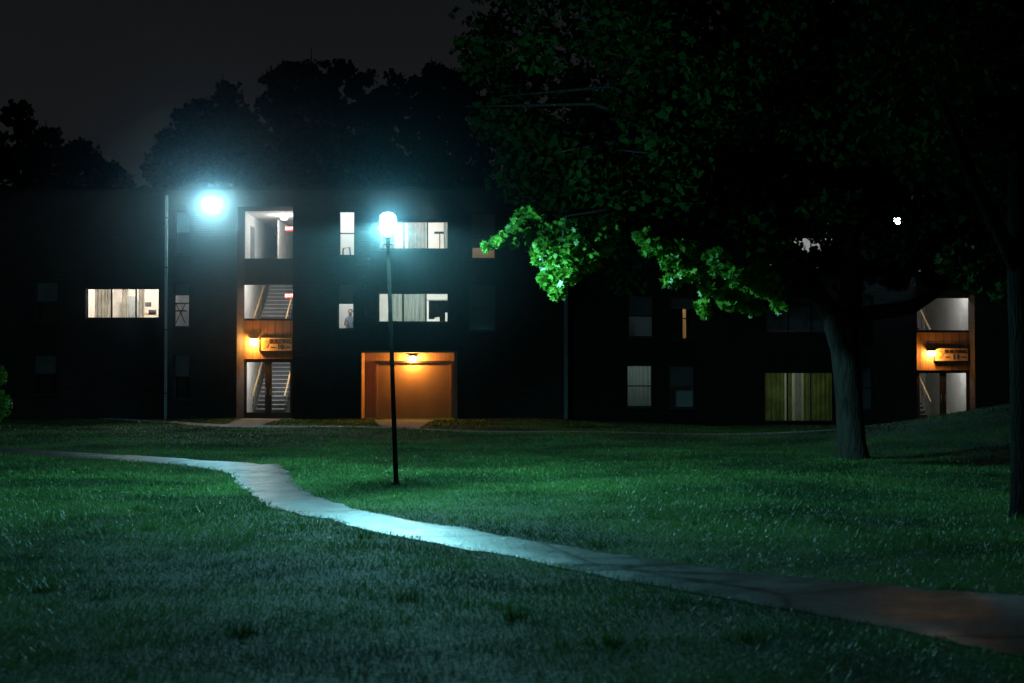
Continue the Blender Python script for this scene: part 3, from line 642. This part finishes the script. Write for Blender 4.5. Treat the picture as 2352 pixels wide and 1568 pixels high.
# a thin gap in the foliage through which the far flood lamp shows
ax=np.array(LP3-Vector((0,0,CAMZ))); L_=np.linalg.norm(ax); ax/=L_
rel=C-np.array([0,0,CAMZ]); tt=rel@ax; dd=np.linalg.norm(rel-tt[:,None]*ax,axis=1)
C=C[(dd>.12)|(rng.uniform(0,1,len(C))<.05)]
low=[];lowc=[]
for u,v,Y,r in [(1290,600,23.6,.36),(1268,640,23.5,.26),(1315,575,23.8,.34),(1345,600,23.7,.26),(1250,580,23.6,.28),(1375,565,24,.28),(1280,672,23.4,.17),(1240,545,23.9,.3),(1395,540,24.3,.25),(1300,540,24,.35),(1305,635,23.4,.2),
  (1118,568,23.4,.1),(1140,556,23.4,.12),(1165,545,23.5,.14),(1190,525,23.7,.2),(1215,505,24,.28),(1180,560,23.5,.08),
  (1505,570,22.9,.24),(1545,600,22.9,.24),(1590,620,23.0,.28),(1635,660,23.1,.25),(1680,690,23.2,.24),(1725,705,23.4,.22),(1540,645,22.9,.16),(1615,705,23.0,.14),(1700,640,23.7,.30),(1650,600,23.7,.30),(1760,660,24.0,.28),(1620,725,23.0,.09),(1790,700,24.2,.16),(1480,545,23.0,.18),
  (1560,580,24.6,.3),(1620,610,24.8,.34),(1690,670,25,.3),(1740,640,25.4,.34),
  (1820,610,26.0,.42),(1850,655,26.3,.33),(1790,590,26,.5),(1900,600,27,.4),(2020,600,27,.4),(2060,640,27,.3),(2100,600,27,.4),(2010,560,27,.4),(2160,640,27,.35),(2130,560,27,.45),(2230,640,26.5,.4),(2270,620,26,.5),(2330,600,26,.5),(2310,660,25,.35),
  (2340,500,19,.45),(2260,640,19.5,.3),(2330,670,19,.3),(2200,600,20,.3)]:
    p=PY(u,v,Y); n=int(2600*r*r)+16
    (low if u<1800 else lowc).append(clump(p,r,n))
leafmesh('crown',C,.155,T,'leaf_shaded','simple'); leafmesh('lower_boughs',np.concatenate(low),.12,T,'leaf','maple',.6); leafmesh('inner_boughs',np.concatenate(lowc),.13,T,'leaf_shaded','maple',.6)
T2=empty('maple_tree',(6.45,17.3,0)); b=MB()
b.tube([pt(2372,1200,17.3),pt(2366,1150,17.3),pt(2362,1000,17.3),pt(2358,800,17.3),pt(2350,640,17.3),pt(2345,400,17.4),pt(2350,150,17.5)],[.3,.24,.21,.2,.19,.16,.12],'bark2',12,wob=.06)
b.tube([pt(2350,640,17.3),pt(2300,540,17.2),pt(2230,400,17),pt(2150,200,17)],[.12,.1,.08,.05],'bark2',8,wob=.06)
b.obj('trunk_and_limbs',T2,True)
cl=[];cnt=0
while cnt<330:
    d=rng.normal(0,1,3); d/=np.linalg.norm(d); q=rng.uniform(.3,1)**.5; p=np.array([8.2,17.8,6.9])+d*np.array([4.3,3.6,3.1])*q
    if p[2]<4.0+.4*math.sin(p[0]*2): continue
    cnt+=1; cl.append(clump(p,rng.uniform(.4,.7),90))
C2=np.concatenate(cl); rel=C2-np.array([0,0,CAMZ]); tt=rel@ax; dd=np.linalg.norm(rel-tt[:,None]*ax,axis=1); C2=C2[dd>.1]
leafmesh('crown',C2,.14,T2,'leaf_shaded','simple')
BT=empty('background_trees',(0,78,0)); b=MB(); cl=[]
for u,v,Y in [(-120,250,80),(-30,255,78),(40,235,80),(110,290,79),(180,320,80),(245,365,78),(400,290,79),(455,225,80),(510,185,78),(560,240,80),(630,165,79),(665,135,78),(720,140,80),(775,130,79),(830,160,78),(890,165,80),(950,170,79),(1000,145,78),(1050,160,80),(1100,135,79),(1160,150,78),(1230,130,80),(1320,150,79),(1450,170,79),(1600,200,80)]:
    tp=PY(u,v,Y); 
    R0=random.uniform(1.7,2.3)
    b.tube([(tp.x,Y,0),(tp.x+.2,Y,tp.z*.5),(tp.x,Y,tp.z*.93)],[.3,.2,.05],'bark2',6)
    for k in range(170):
        zt=random.random(); z=tp.z-zt*(tp.z-3.5); rad=R0*(.3+.9*min(1,zt*3))
        a=random.uniform(0,6.28); q=rad*math.sqrt(random.random())
        cl.append(clump((tp.x+math.cos(a)*q,Y+math.sin(a)*q,z-.3),random.uniform(.2,.65),32))
        if k<26: b.tube([(tp.x,Y,z-1.6),(tp.x+math.cos(a)*q*1.1,Y+math.sin(a)*q,z+random.uniform(0,.8))],[.05,.015],'bark2',4)
b.obj('trunks_and_twigs',BT); leafmesh('foliage',np.concatenate(cl),.32,BT,'dleaf','simple')
BU=empty('round_bush',PG(-25,905)[:]); p=PY(-30,862,40)
b=MB(); b.tube([(p.x,40,0),(p.x,40,p.z)],[.06,.03],'bark',6); b.obj('stem',BU)
leafmesh('foliage',np.concatenate([clump((p.x,40,p.z-.0),.55,1500),clump((p.x,40,.9),.7,1500)]),.09,BU,'leaf','simple')
# ================= world, moon, camera
w=bpy.data.worlds.new('World'); bpy.context.scene.world=w; w.use_nodes=True; nt=w.node_tree; bg=nt.nodes['Background']
sk=nt.nodes.new('ShaderNodeTexSky'); sk.sky_type='NISHITA'; sk.sun_disc=False; sk.sun_elevation=math.radians(35); sk.sun_rotation=math.radians(250); sk.air_density=1; sk.dust_density=1
hs=nt.nodes.new('ShaderNodeHueSaturation'); hs.inputs['Saturation'].default_value=.3
nt.links.new(sk.outputs[0],hs.inputs['Color']); nt.links.new(hs.outputs[0],bg.inputs[0]); bg.inputs[1].default_value=.0019
sun=light('SUN','moonlight',(0,0,30),.003,(.8,.9,1)); sun.data.angle=math.radians(.5); sun.rotation_euler=(math.radians(55),0,math.radians(-60))
cam=bpy.data.cameras.new('camera'); cam.lens=50; cam.sensor_width=36; cam.clip_end=2000; cam.clip_start=.1
cam.dof.use_dof=True; cam.dof.focus_distance=42; cam.dof.aperture_fstop=2.5
co=bpy.data.objects.new('camera',cam); COL.objects.link(co); co.location=(0,0,CAMZ); co.rotation_euler=(math.pi/2+PITCH,0,0)
sc=bpy.context.scene; sc.camera=co
sc.view_settings.view_transform='Standard'; sc.view_settings.look='None'; sc.view_settings.exposure=0
